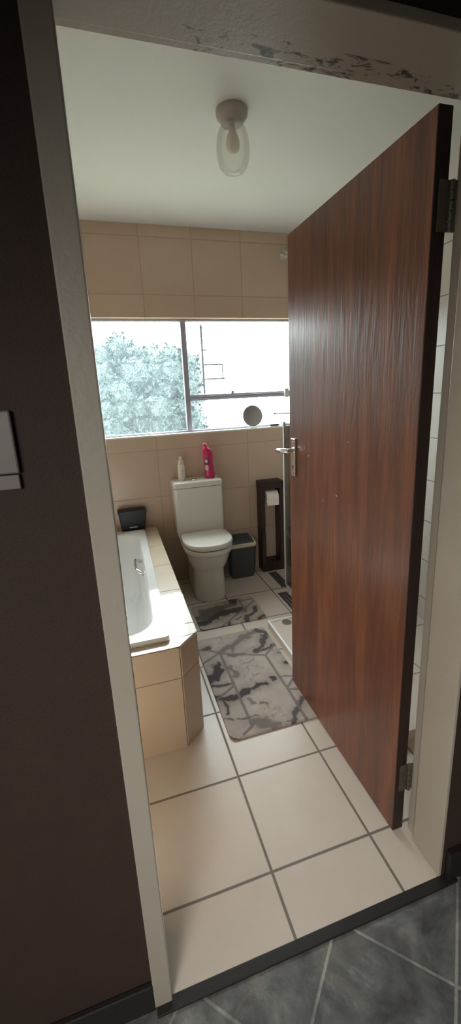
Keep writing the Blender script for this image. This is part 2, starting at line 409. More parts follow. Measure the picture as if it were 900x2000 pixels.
tube([(0.910, 2.51, 1.675), (0.910, 2.51, 1.570)], 0.0050, 8, bm)
tube([(0.757, 2.51, 1.782), (0.795, 2.51, 1.782)], 0.0050, 8, bm)
link('burglar_bar', bm, M['black_plastic'], win)
bm = bmesh.new(); tube([(1.29, 2.425, 1.282), (1.50, 2.425, 1.276)], 0.006, 8, bm); lathe([(0.009, 1.272), (0.011, 1.28), (0.007, 1.292)], 12, bm, 1.30, 2.425)
link('casement_stay', bm, M['steel_frame'], win, smooth=True)
bm = bmesh.new(); box(bm, 0.945, 0.965, GY-0.045, GY-0.02, 1.452, 1.474, bev=0.004)
link('window_catch', bm, M['steel_frame'], win)
bm = bmesh.new(); box(bm, 1.385, 1.42, GY-0.05, GY-0.018, 1.405, 1.475, bev=0.004)
link('window_catch', bm, M['alu'], win)

# ------------------------------------------------------------------ the open door
HX, HY, DW, DH, DT = 0.7745, 0.1565, 0.806, 2.058, 0.039
ang = PI/2 - 1.568
door = thing('door_1', (HX, HY, 0.008), 'red brown wooden door standing open into the bathroom', 'door', rz=0, kind='structure')
# local: leaf runs along +y, thickness along +x
bm = B(0, DT, 0.0012, DW, 0, DH, bev=0.0015)
link('door_leaf', bm, M['door'], door)
link('door_edge', B(0.0006, DT-0.0006, -0.001, 0.0012, 0.001, DH-0.001), M['door_edge'], door)
def hinge(z0, z1):
    bm = bmesh.new()
    box(bm, 0.012, 0.040, -0.0045, -0.001, z0, z1, bev=0.001)
    nk = 5; h = (z1-z0)/nk
    for i in range(nk):
        lathe([(0.0062, z0+i*h+0.001), (0.0066, z0+i*h+0.003), (0.0066, z0+(i+1)*h-0.003), (0.0062, z0+(i+1)*h-0.001)], 14, bm, 0.046, -0.006)
    box(bm, 0.048, 0.0615, -0.007, -0.0035, z0, z1, bev=0.001)
    o = link('hinge', bm, M['brass'], door)
    bm = bmesh.new()
    for k in (0.18, 0.5, 0.82):
        zz = z0+(z1-z0)*k; xx = 0.026 + (0.006 if k == 0.5 else -0.004)
        tube([(xx, -0.0043, zz), (xx, -0.0058, zz)], 0.0038, 10, bm)
    link('screw', bm, M['gap'], o)
hinge(0.165, 0.268); hinge(1.808, 1.915)
# handle: back plate, lever, keyhole (faces -x)
hd = bpy.data.objects.new('door_handle', None); COL.objects.link(hd); hd.parent = door
y0 = 0.912-HY
bm = bmesh.new(); box(bm, -0.009, 0.0, y0-0.02, y0+0.02, 1.093, 1.258, bev=0.003)
pl = link('back_plate', bm, M['chrome'], hd)
bm = bmesh.new()
tube([(-0.008, y0, 1.205), (-0.018, y0, 1.206), (-0.036, y0, 1.205)], [0.011, 0.009, 0.009], 16, bm)
tube([(-0.034, y0-0.006, 1.205), (-0.046, y0+0.012, 1.205), (-0.050, y0+0.035, 1.204), (-0.050, y0+0.062, 1.201), (-0.049, y0+0.078, 1.199), (-0.048, y0+0.084, 1.199)],
     [0.009, 0.0115, 0.010, 0.009, 0.010, 0.005], 16, bm)
link('lever', bm, M['chrome'], hd, smooth=True, auto=50)
bm = bmesh.new(); tube([(-0.0085, y0, 1.135), (-0.0102, y0, 1.135)], 0.005, 12, bm); box(bm, -0.0102, -0.0085, y0-0.002, y0+0.002, 1.118, 1.135)
link('keyhole', bm, M['label_dark'], hd)
bm = bmesh.new()
for zz in (1.247, 1.104): tube([(-0.009, y0, zz), (-0.0115, y0, zz)], 0.004, 10, bm)
link('screw', bm, M['chrome'], hd)
bm = B(0.008, 0.031, DW-0.0008, DW+0.0012, 1.10, 1.25, bev=0.0005); box(bm, 0.013, 0.026, DW, DW+0.009, 1.20, 1.216, bev=0.002)
link('latch', bm, M['chrome'], door)
# chipped flecks in the varnish
bm = bmesh.new()
for yy, zz, r in ((0.545-HY+0.01, 1.083, 0.0035), (0.62, 1.20, 0.003), (0.50, 1.04, 0.0025), (0.33, 1.285, 0.002)):
    tube([(-0.0002, yy, zz), (-0.0008, yy, zz)], r, 8, bm)
link('varnish_chip', bm, M['label_pale'], door)

# ------------------------------------------------------------------ bath
bath = thing('bathtub_surround', (0, 0, 0), 'built-in bath surround clad in cream tiles with a chamfered corner', 'bath surround')
out = [(XL+0.002, 0.742), (0.1845, 0.742), (0.2725, 0.826), (0.2785, D-0.002), (XL+0.002, D-0.002)]
inn = [(XL+0.03, 0.84), (0.118, 0.84), (0.125, 0.85), (0.150, D-0.10), (XL+0.03, D-0.10)]
bm = bmesh.new()
def ring(poly, z): return [bm.verts.new((x, y, z)) for x, y in poly]
a, b, c, d = ring(out, 0), ring(out, LZ), ring(inn, LZ), ring(inn, 0.02)
for p, q in ((a, b), (b, c), (c, d), (d, a)):
    for i in range(5): bm.faces.new((p[i], p[(i+1) % 5], q[(i+1) % 5], q[i]))
es = [e for e in bm.edges if all(v in b for v in e.verts) or (e.verts[0] in a and e.verts[1] in b) or (e.verts[1] in a and e.verts[0] in b)]
bmesh.ops.bevel(bm, geom=es, offset=0.004, segments=2, affect='EDGES')
link('tiled_plinth', bm, M['ledge'], bath)
tub = thing('bathtub', (0, 0, 0), 'white bathtub with chrome side grip, set into the tiled surround', 'bathtub')
def skew(l): return [(x+(0.021*(y-0.79) if x > 0 else 0.0), y, z) for x, y, z in l]
X0, X1, T0, T1 = XL+0.006, 0.154, 0.798, 2.266
RT = LZ+0.022
L = [rrect(X0, X1, T0, T1, 0.012, LZ+0.001), rrect(X0, X1, T0, T1, 0.014, RT-0.004), rrect(X0+0.003, X1-0.003, T0+0.003, T1-0.003, 0.014, RT),
     rrect(X0+0.05, X1-0.046, T0+0.055, T1-0.06, 0.13, RT), rrect(X0+0.056, X1-0.052, T0+0.062, T1-0.067, 0.135, RT-0.008),
     rrect(X0+0.065, X1-0.060, T0+0.075, T1-0.09, 0.14, RT-0.06), rrect(X0+0.075, X1-0.075, T0+0.095, T1-0.16, 0.14, RT-0.20),
     rrect(X0+0.09, X1-0.092, T0+0.12, T1-0.26, 0.13, RT-0.33), rrect(X0+0.12, X1-0.12, T0+0.16, T1-0.31, 0.11, RT-0.375), rrect(X0+0.18, X1-0.18, T0+0.25, T1-0.4, 0.09, RT-0.385)]
bm = loft([skew(l) for l in L], cap0=False)
link('tub_shell', bm, M['tub'], tub, smooth=True, auto=40)
gx, gz = 0.096, 0.455
bm = bmesh.new()
tube([(gx+0.016, 1.60, gz-0.006), (gx-0.004, 1.60, gz+0.006), (gx-0.016, 1.615, gz+0.014), (gx-0.021, 1.65, gz+0.015), (gx-0.022, 1.70, gz+0.015),
      (gx-0.021, 1.75, gz+0.015), (gx-0.016, 1.785, gz+0.014), (gx-0.004, 1.80, gz+0.006), (gx+0.016, 1.80, gz-0.006)],
     [0.013, 0.0105, 0.010, 0.0095, 0.0095, 0.0095, 0.010, 0.0105, 0.013], 14, bm)
link('grip', bm, M['chrome'], tub, smooth=True)

# black box at the far end of the bath
bx = thing('storage_caddy', (0.108, 2.325, LZ+0.0), 'small black plastic box with pale grip at the far end of the bath', 'box')
bm = loft([rrect(-0.080, 0.080, -0.035, 0.028, 0.010, 0.0), rrect(-0.085, 0.085, -0.04, 0.03, 0.012, 0.01), rrect(-0.098, 0.098, -0.048, 0.036, 0.012, 0.150)])
link('body', bm, M['black_plastic'], bx, smooth=True, auto=40)
bm = loft([rrect(-0.102, 0.102, -0.052, 0.040, 0.012, 0.150), rrect(-0.103, 0.103, -0.053, 0.041, 0.012, 0.165), rrect(-0.097, 0.097, -0.047, 0.036, 0.012, 0.172)])
link('lid', bm, M['black_plastic'], bx, smooth=True, auto=40)
bm = B(-0.030, 0.028, -0.0465, -0.036, 0.036, 0.046, bev=0.003)
link('grip_slot', bm, M['grey_plastic'], bx)

# ------------------------------------------------------------------ toilet
TX = 0.602
toi = thing('toilet', (TX, 2.0, 0), 'white close-coupled toilet with its lid down', 'toilet')
def dshape(hw, yf, yb, z, flat=0.38, n=20):
    """plan outline: rounded front at yf, straight back at yb (y relative to 2.0)"""
    pts = []; ya = yf+min(hw*1.15, (yb-yf)*0.62)
    for i in range(n+1):
        a = PI + PI*i/n
        ex = 2.35
        cx, cy = math.cos(a), math.sin(a)
        px = math.copysign(abs(cx)**(2/ex), cx)*hw; py = ya+math.copysign(abs(cy)**(2/ex), cy)*(ya-yf)
        pts.append((px, py, z))
    hb = hw*0.96
    for i in range(1, 5): pts.append((hw+(hb-hw)*i/5, ya+(yb-0.02-ya)*i/5, z))
    pts += [(hb, yb-0.02, z), (hb-0.02, yb, z), (0, yb, z), (-hb+0.02, yb, z), (-hb, yb-0.02, z)]
    for i in range(4, 0, -1): pts.append((-(hw+(hb-hw)*i/5), ya+(yb-0.02-ya)*i/5, z))
    return pts
yb = D-2.0-0.012
secs = [(0.112, -0.060, 0.0), (0.116, -0.064, 0.006), (0.116, -0.064, 0.03), (0.113, -0.062, 0.10), (0.112, -0.060, 0.18), (0.114, -0.062, 0.225),
        (0.119, -0.070, 0.240), (0.131, -0.085, 0.262), (0.144, -0.105, 0.300), (0.156, -0.125, 0.345), (0.165, -0.140, 0.376), (0.168, -0.144, 0.380),
        (0.174, -0.152, 0.384), (0.176, -0.155, 0.392), (0.176, -0.155, 0.414), (0.170, -0.150, 0.418)]
bm = loft([dshape(h, yf, yb, z) for h, yf, z in secs])
link('bowl', bm, M['ceramic'], toi, smooth=True, auto=50)
bm = loft([dshape(0.166, -0.146, 0.17, 0.418), dshape(0.166, -0.146, 0.17, 0.424)]); link('seat_gap_shade', bm, M['gap'], toi)  # dark slab colouring the shaded gap under the lid
def slab(hw, yf, yb_, z0, z1, r):
    return loft([dshape(hw-r, yf+r, yb_-r*0.3, z0), dshape(hw, yf, yb_, z0+r), dshape(hw, yf, yb_, z1-r), dshape(hw-r*0.5, yf+r*0.5, yb_, z1-r*0.3), dshape(hw-r*1.6, yf+r*1.6, yb_, z1)])
link('seat_lid', slab(0.178, -0.158, 0.178, 0.4245, 0.4640, 0.006), M['seat'], toi, smooth=True, auto=50)
for s in (-1, 1): link('lid_hinge', tube([(s*0.075-0.025, 0.1815, 0.452), (s*0.075+0.025, 0.1815, 0.452)], 0.008, 12), M['seat'], toi, smooth=True, auto=50)
cb = D-2.0-0.004
bm = loft([rrect(-0.178, 0.170, 0.200, cb, 0.022, 0.4185), rrect(-0.186, 0.176, 0.193, cb, 0.024, 0.47), rrect(-0.189, 0.178, 0.191, cb, 0.024, 0.797)])
link('cistern', bm, M['ceramic'], toi, smooth=True, auto=50)
link('cistern_gap', loft([rrect(-0.184, 0.173, 0.196, cb, 0.02, 0.797), rrect(-0.184, 0.173, 0.196, cb, 0.02, 0.801)]), M['gap'], toi)  # dark strip colouring the shaded seam under the cistern lid
bm = loft([rrect(-0.189, 0.178, 0.190, cb, 0.024, 0.801), rrect(-0.192, 0.181, 0.187, cb, 0.024, 0.806), rrect(-0.192, 0.181, 0.187, cb, 0.024, 0.835), rrect(-0.186, 0.175, 0.193, cb, 0.02, 0.842)])
lid = link('cistern_lid', bm, M['ceramic'], toi, smooth=True, auto=50)
bm = lathe([(0.026, 0.842), (0.026, 0.845), (0.022, 0.848), (0.0, 0.848)], 28, cx=-0.02, cy=0.285)
box(bm, -0.0206, -0.0194, 0.264, 0.306, 0.8478, 0.8484)
link('flush_button', bm, M['chrome'], lid, smooth=True, auto=40)

# bottles on the cistern
CT = 0.842
b1 = thing('spray_bottle', (0.493, 2.285, CT), 'slim white spray bottle with milky cap, on the cistern', 'bottle')
bm = lathe([(0.020, 0), (0.0245, 0.004), (0.0255, 0.02), (0.0255, 0.108), (0.023, 0.118), (0.019, 0.124)], 28)
link('body', bm, M['white_plastic'], b1, smooth=True, auto=50)
bm = lathe([(0.0205, 0.124), (0.0205, 0.140), (0.014, 0.152), (0.010, 0.158), (0.0095, 0.174), (0.006, 0.178), (0, 0.178)], 24)
tube([(0.0, 0, 0.170), (-0.004, -0.014, 0.172)], 0.004, 8, bm)
link('cap', bm, M['clear_cap'], b1, smooth=True, auto=50)
bm = bmesh.new()
for (a0, z0), (a1, z1) in (((-1.75, 0.062), (-1.25, 0.088)), ((-1.62, 0.050), (-1.40, 0.056)), ((-1.5, 0.034), (-1.15, 0.038))):
    tube([(0.0257*math.cos(a0), 0.0257*math.sin(a0), z0), (0.0259*math.cos((a0+a1)/2), 0.0259*math.sin((a0+a1)/2), (z0+z1)/2), (0.0257*math.cos(a1), 0.0257*math.sin(a1), z1)], 0.0012, 6, bm)
link('label_print', bm, M['bin_grey'], b1)
b2 = thing('detergent_bottle', (0.700, 2.282, CT), 'tall magenta cleaner bottle with slanted spout, on the cistern', 'bottle', rz=-0.25)
def oval(hx, hy, z, ox=0, n=28): return [(ox+hx*math.copysign(abs(math.cos(2*PI*i/n))**0.8, math.cos(2*PI*i/n)), hy*math.copysign(abs(math.sin(2*PI*i/n))**0.8, math.sin(2*PI*i/n)), z) for i in range(n)]
bm = loft([oval(0.034, 0.022, 0, 0.006), oval(0.038, 0.025, 0.006, 0.006), oval(0.038, 0.026, 0.03, 0.006), oval(0.034, 0.024, 0.075, 0.003), oval(0.034, 0.024, 0.12, 0.0),
           oval(0.037, 0.025, 0.165, -0.001), oval(0.038, 0.025, 0.195, -0.002), oval(0.034, 0.023, 0.215, -0.005), oval(0.022, 0.017, 0.228, -0.012), oval(0.016, 0.014, 0.232, -0.014)])
link('body', bm, M['pink'], b2, smooth=True, auto=60)
bm = loft([oval(0.017, 0.015, 0.231, -0.013), oval(0.017, 0.015, 0.240, -0.014), oval(0.013, 0.012, 0.254, -0.018), oval(0.009, 0.009, 0.262, -0.021), oval(0.004, 0.004, 0.266, -0.022)])
link('cap', bm, M['pink_cap'], b2, smooth=True, auto=60)
def patch(pts, off, m, name, par):
    bm = bmesh.new(); vs = []
    for x, z in pts:
        hx = 0.0345; t_ = max(-0.98, min(0.98, x/hx)); y = -0.0250*(1-abs(t_)**2.5)**(1/2.5)-off
        vs.append(bm.verts.new((x, y, z)))
    r = bmesh.ops.extrude_face_region(bm, geom=[bm.faces.new(vs)])
    for v in [g for g in r['geom'] if isinstance(g, bmesh.types.BMVert)]: v.co.y += 0.003
    return link(name, bm, m, par)
lab = patch([(-0.028, 0.112), (-0.008, 0.104), (0.004, 0.112), (0.008, 0.13), (0.002, 0.15), (-0.010, 0.158), (-0.028, 0.155)], 0.0012, M['label_dark'], 'label', b2)
patch([(-0.025, 0.125), (-0.012, 0.118), (-0.002, 0.128), (-0.006, 0.142), (-0.020, 0.147)], 0.0022, M['label_pale'], 'label_print', lab)
patch([(-0.024, 0.066), (-0.010, 0.060), (0.000, 0.074), (0.000, 0.096), (-0.012, 0.104), (-0.025, 0.100)], 0.0014, M['label_pale'], 'label', b2)

# ------------------------------------------------------------------ bin
bn = thing('pedal_bin', (0.925, 2.295, 0), 'charcoal waste bin with cream rim, between toilet and wooden stand', 'bin')
bm = loft([rrect(-0.088, 0.094, -0.060, 0.062, 0.022, 0), rrect(-0.093, 0.098, -0.064, 0.066, 0.024, 0.01), rrect(-0.103, 0.110, -0.080, 0.078, 0.022, 0.268)])
link('body', bm, M['bin_grey'], bn, smooth=True, auto=50)
def tilt(l, k=0.19): return [(x, y, z+(y+0.08)*k) for x, y, z in l]
bm = loft([tilt(rrect(-0.105, 0.112, -0.083, 0.079, 0.022, 0.266)), tilt(rrect(-0.108, 0.115, -0.086, 0.080, 0.022, 0.270)), tilt(rrect(-0.108, 0.115, -0.086, 0.080, 0.022, 0.292)),
           tilt(rrect(-0.105, 0.112, -0.083, 0.078, 0.020, 0.295)), tilt(rrect(-0.094, 0.101, -0.073, 0.073, 0.018, 0.295)), tilt(rrect(-0.094, 0.101, -0.073, 0.073, 0.018, 0.285))])
link('rim', bm, M['bin_rim'], bn, smooth=True, auto=40)
bm = loft([tilt(rrect(-0.092, 0.099, -0.071, 0.072, 0.016, 0.286)), tilt(rrect(-0.092, 0.099, -0.071, 0.072, 0.016, 0.296)), tilt(rrect(-0.080, 0.087, -0.060, 0.068, 0.016, 0.303)), tilt(rrect(-0.03, 0.03, -0.02, 0.04, 0.012, 0.306))])
link('lid', bm, M['bin_grey'], bn, smooth=True, auto=50)

# ------------------------------------------------------------------ toilet roll stand
SX0, SX1, SY0, SY1, SH = 1.108, 1.296, 2.262, 2.374, 0.765
st = thing('toilet_roll_stand', ((SX0+SX1)/2, SY0, 0), 'tall dark wooden open frame stand holding a toilet roll', 'stand')
cx = (SX0+SX1)/2
def lb(x0, x1, y0, y1, z0, z1, **k): return B(x0-cx, x1-cx, y0-SY0, y1-SY0, z0, z1, **k)
link('side_panel', lb(SX0, SX0+0.030, SY0, SY1, 0.0, SH-0.06, bev=0.003), M['stand'], st)
link('side_panel', lb(SX1-0.030, SX1, SY0, SY1, 0.0, SH-0.06, bev=0.003), M['stand'], st)
link('top_panel', lb(SX0-0.003, SX1+0.003, SY0-0.003, SY1, SH-0.060, SH, bev=0.004), M['stand'], st)
link('base_panel', lb(SX0+0.03, SX1-0.03, SY0, SY1, 0.0, 0.085, bev=0.003), M['stand'], st)
rz = 0.632
bm = tube([(SX0+0.03-cx, 0.045, rz), (SX1-0.03-cx, 0.045, rz)], 0.007, 12)
link('rod', bm, M['stand'], st)
roll = thing('toilet_roll', (0.5*(SX0+SX1)+0.003, SY0+0.045, rz), 'white toilet roll hanging in the dark wooden stand', 'toilet roll')
prof = [(0.009, -0.051), (0.0505, -0.051), (0.0525, -0.049), (0.0525, 0.049), (0.0505, 0.051), (0.009, 0.051)]
bm = lathe(prof + [prof[0]], 40, capt=False, capb=False)
bmesh.ops.rotate(bm, verts=bm.verts, matrix=Matrix.Rotation(PI/2, 3, 'Y'), cent=(0, 0, 0))
link('paper_roll', bm, M['paper'], roll, smooth=True, auto=40)
bm = bmesh.new(); box(bm, -0.050, 0.050, -0.0535, -0.0520, -0.062, 0.0, bev=0.0005)
link('loose_sheet', bm, M['paper'], roll)
bm = lathe([(0.0085, -0.052), (0.0092, -0.052), (0.0092, 0.052), (0.0085, 0.052), (0.0085, -0.052)], 20, capt=False, capb=False)
bmesh.ops.rotate(bm, verts=bm.verts, matrix=Matrix.Rotation(PI/2, 3, 'Y'), cent=(0, 0, 0))
link('core', bm, M['card'], roll)

# ------------------------------------------------------------------ mats
LINES2 = [[(0.480, 1.312), (0.479, 1.063), (0.478, 0.743), (0.427, 0.711)], [(0.36, 1.388), (0.428, 1.363), (0.480, 1.312), (0.578, 1.268), (0.719, 1.207), (0.83, 1.302)],
          [(0.471, 1.316), (0.355, 1.248)], [(0.719, 1.207), (0.723, 1.004), (0.726, 0.911), (0.724, 0.69)], [(0.477, 1.026), (0.355, 0.950)], [(0.726, 0.909), (0.83, 0.870)], [(0.733, 0.925), (0.83, 1.015)]]
VEINS2 = [([(0.436, 1.215), (0.437, 1.17), (0.405, 1.13), (0.365, 1.105)], 0.019, 1.0), ([(0.372, 1.065), (0.456, 1.040)], 0.008, 0.9),
          ([(0.360, 0.965), (0.421, 0.946), (0.483, 0.942), (0.520, 0.965), (0.551, 0.975), (0.638, 0.985)], 0.013, 1.0), ([(0.402, 0.938), (0.398, 0.89), (0.392, 0.847)], 0.005, 0.9),
          ([(0.683, 1.018), (0.690, 1.006)], 0.014, 1.0), ([(0.755, 1.460), (0.795, 1.41), (0.781, 1.378), (0.745, 1.33), (0.738, 1.293), (0.69, 1.268)], 0.014, 0.9),
          ([(0.508, 1.330), (0.60, 1.375), (0.652, 1.410), (0.745, 1.455)], 0.018, 0.62), ([(0.736, 1.258), (0.812, 1.282)], 0.008, 0.9), ([(0.362, 0.818), (0.408, 0.802)], 0.004, 0.7),
          ([(0.432, 0.808), (0.512, 0.798)], 0.003, 0.8), ([(0.492, 0.770), (0.544, 0.748), (0.564, 0.717), (0.52, 0.72)], 0.016, 0.65), ([(0.62, 0.72), (0.70, 0.745)], 0.004, 0.6),
          ([(0.726, 1.009), (0.79, 0.985)], 0.004, 0.8), ([(0.799, 1.096), (0.806, 1.088)], 0.011, 1.0), ([(0.655, 0.715), (0.70, 0.76), (0.77, 0.83), (0.82, 0.80)], 0.010, 0.85),
          ([(0.40, 1.384), (0.425, 1.382)], 0.012, 0.85), ([(0.53, 1.275), (0.60, 1.262)], 0.009, 0.7), ([(0.50, 1.17), (0.51, 1.12), (0.505, 1.09)], 0.010, 0.6), ([(0.44, 1.15), (0.50, 1.165)], 0.003, 0.6),
          ([(0.60, 1.18), (0.64, 1.20)], 0.003, 0.4), ([(0.52, 0.91), (0.53, 0.88)], 0.006, 0.6), ([(0.56, 0.865), (0.585, 0.85)], 0.006, 0.7), ([(0.79, 1.20), (0.83, 1.18)], 0.008, 0.5)]
LINES1 = [[(0.880, 1.835), (0.860, 1.816), (0.537, 1.560)], [(0.770, 1.90), (0.770, 1.736)], [(0.78, 1.858), (0.865, 1.856)]]
VEINS1 = [([(0.440, 1.66), (0.503, 1.672), (0.575, 1.735), (0.655, 1.755), (0.75, 1.744)], 0.024, 1.0), ([(0.735, 1.90), (0.74, 1.875), (0.72, 1.85)], 0.018, 1.0), ([(0.48, 1.80), (0.58, 1.815), (0.709, 1.829)], 0.022, 0.75),
          ([(0.46, 1.73), (0.55, 1.77), (0.62, 1.79)], 0.030, 0.8), ([(0.862, 1.738), (0.82, 1.68), (0.76, 1.645), (0.736, 1.601)], 0.012, 0.9), ([(0.820, 1.590), (0.868, 1.616)], 0.008, 0.9), ([(0.618, 1.588), (0.628, 1.610)], 0.011, 0.9), ([(0.68, 1.63), (0.72, 1.66)], 0.005, 0.7)]
def sdist(p, a, b):
    ax, ay = a; bx_, by_ = b; dx, dy = bx_-ax, by_-ay; L2 = dx*dx+dy*dy
    t_ = 0 if L2 == 0 else max(0, min(1, ((p[0]-ax)*dx+(p[1]-ay)*dy)/L2))
    return math.hypot(p[0]-ax-dx*t_, p[1]-ay-dy*t_)
def make_mat(name, x0, x1, y0, y1, r, lines, veins, label, seed, ripple, rot=0.0):
    nx, ny = int((x1-x0)/0.0032), int((y1-y0)/0.0032)
    bm = bmesh.new(); cl = bm.loops.layers.float_color.new('pattern')
    th = 0.009; V = {}; colr = {}
    cxm, cym = (x0+x1)/2, (y0+y1)/2
    for i in range(nx+1):
        for j in range(ny+1):
            u, w_ = x0+(x1-x0)*i/nx, y0+(y1-y0)*j/ny
            # squeeze the corners into a rounded rectangle
            ax, ay = abs(u-cxm)-((x1-x0)/2-r), abs(w_-cym)-((y1-y0)/2-r)
            if ax > 0 and ay > 0:
                m_ = max(ax, ay); h = math.hypot(ax, ay); k = m_/h
                u = cxm+math.copysign((x1-x0)/2-r+ax*k, u-cxm); w_ = cym+math.copysign((y1-y0)/2-r+ay*k, w_-cym)
            e = min(x1-u if u > cxm else u-x0, y1-w_ if w_ > cym else w_-y0)
            q = noise.noise(Vector((u*5, w_*5, seed)))
            zz = th*min(1, max(0, e)/0.006)**0.5 + ripple*(0.5+0.5*q)*max(0, 1-e/0.05)
            # piped seam just inside the edge
            zz -= 0.0016*math.exp(-((e-0.011)/0.0022)**2)
            p = (u, w_)
            d1 = min(sdist(p, s_[k_], s_[k_+1]) for s_ in lines for k_ in range(len(s_)-1))
            ln = max(0, min(1, (0.0085-d1)/0.002)); zz -= 0.0012*ln
            V[i, j] = bm.verts.new((u, w_, max(0.001, zz)))
            nz = Vector((u*26, w_*26, seed)); wob = noise.fractal(nz, 1.0, 2.0, 4)
            wx = u+0.020*noise.fractal(Vector((u*13, w_*13, 3+seed)), 1, 2, 4); wy = w_+0.020*noise.fractal(Vector((u*13, w_*13, 9+seed)), 1, 2, 4)
            dk = 0
            for s_, wd, st_ in veins:
                dd = min(sdist((wx, wy), s_[k_], s_[k_+1]) for k_ in range(len(s_)-1))
                v_ = st_*max(0, min(1, 1.95-dd/wd*(1.0+0.7*wob)))
                dk = max(dk, v_)
                halo = 0.42*st_*math.exp(-(dd/(wd*3.0))**2); dk = max(dk, halo)
            small = noise.fractal(Vector((u*17, w_*17, 20+seed)), 1.0, 2.1, 5)
            ridge = max(0, 1-abs(small)/0.09)*max(0, noise.noise(Vector((u*6, w_*6, 31+seed)))-0.02)*1.6
            dk = max(dk, min(0.40, ridge))
            basec = Vector((0.415, 0.355, 0.315))*(1+0.14*noise.fractal(Vector((u*8, w_*8, 40+seed)), 1, 2, 4))
            dark = Vector((0.030, 0.023, 0.024))
            c_ = basec.lerp(dark, min(0.97, dk))
            c_ = c_.lerp(Vector((0.155, 0.132, 0.118)), ln*0.85)
            colr[i, j] = (*c_, 1)
    for i in range(nx):
        for j in range(ny):
            ks = [(i, j), (i+1, j), (i+1, j+1), (i, j+1)]
            f = bm.faces.new([V[k] for k in ks]); f.smooth = True
            for lp, k in zip(f.loops, ks): lp[cl] = colr[k]
    # skirt and underside
    per = [(i, 0) for i in range(nx)]+[(nx, j) for j in range(ny)]+[(i, ny) for i in range(nx, 0, -1)]+[(0, j) for j in range(ny, 0, -1)]
    low = [bm.verts.new((V[k].co.x, V[k].co.y, 0.0004)) for k in per]
    for a_ in range(len(per)):
        b_ = (a_+1) % len(per)
        f = bm.faces.new((V[per[a_]], low[a_], low[b_], V[per[b_]]))
        for lp in f.loops: lp[cl] = (0.13, 0.11, 0.10, 1)
    f = bm.faces.new(low)
    for lp in f.loops: lp[cl] = (0.1, 0.1, 0.1, 1)
    o = link(name, bm, M['mat'])
    return tag(o, label, 'bath mat')
m = mat('marbled plush', (0.5, 0.45, 0.4), 0.9); n = N(m); at = n.n('ShaderNodeAttribute'); at.attribute_name = 'pattern'
n.l(at.outputs['Color'], n.b.inputs['Base Color']); n.bump(n.noise(420, 2, 0.6), 0.3, 0.002); n.b.inputs['Sheen Weight'].default_value = 0.15
M['mat'] = m
make_mat('bath_mat', 0.364, 0.814, 0.697, 1.488, 0.042, LINES2, VEINS2, 'large marbled grey and black bath mat in front of the bath', 1.0, 0.006)
make_mat('pedestal_mat', 0.425, 0.880, 1.585, 1.905, 0.030, LINES1, VEINS1, 'smaller marbled dark smudged mat at the foot of the toilet', 5.0, 0.004)

# ------------------------------------------------------------------ shower side
stp = thing('shower_step', (0.84, 1.475, 0), 'low tiled shower base with a white metal edge, behind the door', 'shower base')
link('tiled_base', B(0.0, XR-0.84-0.002, -1.02, 0.0, 0.0005, 0.048), M['step_tile'], stp)
bm = B(-0.003, 0.009, -1.02, 0.003, 0.046, 0.052, bev=0.001); box(bm, 0.009, XR-0.84-0.002, -0.004, 0.003, 0.046, 0.051, bev=0.001)
link('edge_trim', bm, M['trim_white'], stp)
bm = lathe([(0.030, 0.048), (0.030, 0.0505), (0.024, 0.0515), (0.0, 0.0515)], 24, cx=0.105, cy=-0.055)
link('drain', bm, M['brass'], stp)
scr = thing('shower_screen', (1.19, 1.99, 0), 'clear glass shower screen with slim aluminium edge, beside the door', 'shower screen')
link('edge_profile', B(-0.007, 0.007, -0.014, 0.0, 0.0, 1.25, bev=0.002), M['alu'], scr)
link('glass_panel', B(-0.003, 0.003, -0.50, -0.014, 0.012, 1.25), M['screen'], scr)
link('bottom_rail', B(-0.008, 0.008, -0.50, -0.014, 0.0, 0.012, bev=0.002), M['alu'], scr)
# striped mosaic borders on the floor
def strip(x0, x1, y0, y1, label):
    s = thing('floor_grate', ((x0+x1)/2, (y0+y1)/2, 0), label, 'floor grate', group=None)
    hx, hy = (x1-x0)/2, (y1-y0)/2
    link('backing', B(-hx, hx, -hy, hy, 0.0003, 0.0025, bev=0.0008), M['grate_pale'], s)
    nb = 3
    for k in range(nb):
        xa = -hx+0.006+(2*hx-0.012)*k/nb
        link('slat', B(xa+0.002, xa+(2*hx-0.012)/nb-0.006, -hy+0.008, hy-0.008, 0.0025, 0.0055, bev=0.001), M['black_plastic'], s)
M['grate_pale'] = plaster('grate backing', (0.22, 0.18, 0.15), (0.28, 0.23, 0.19), 0.6)
strip(1.140, 1.215, 1.955, 2.240, 'dark striped floor grate at the foot of the wooden stand')
strip(1.070, 1.150, 1.620, 1.880, 'dark striped floor grate beside the shower step')
# shower rose arm high on the window wall
sh = thing('wall_shower', (1.392, D, 2.405), 'small chrome shower arm high on the wall behind the door', 'shower arm')
bm = tube([(0, -0.001, 0.02), (0, -0.012, 0.02)], 0.028, 20); tube([(0, -0.01, 0.02), (-0.005, -0.06, 0.015), (-0.03, -0.09, 0.0), (-0.055, -0.10, -0.02)], 0.010, 12, bm)
link('arm', bm, M['alu'], sh, smooth=True, auto=50)
bm = tube([(-0.050, -0.10, -0.015), (-0.060, -0.103, -0.022), (-0.066, -0.107, -0.030)], [0.012, 0.024, 0.026], 20)
link('rose', bm, M['chrome'], sh, smooth=True, auto=50)

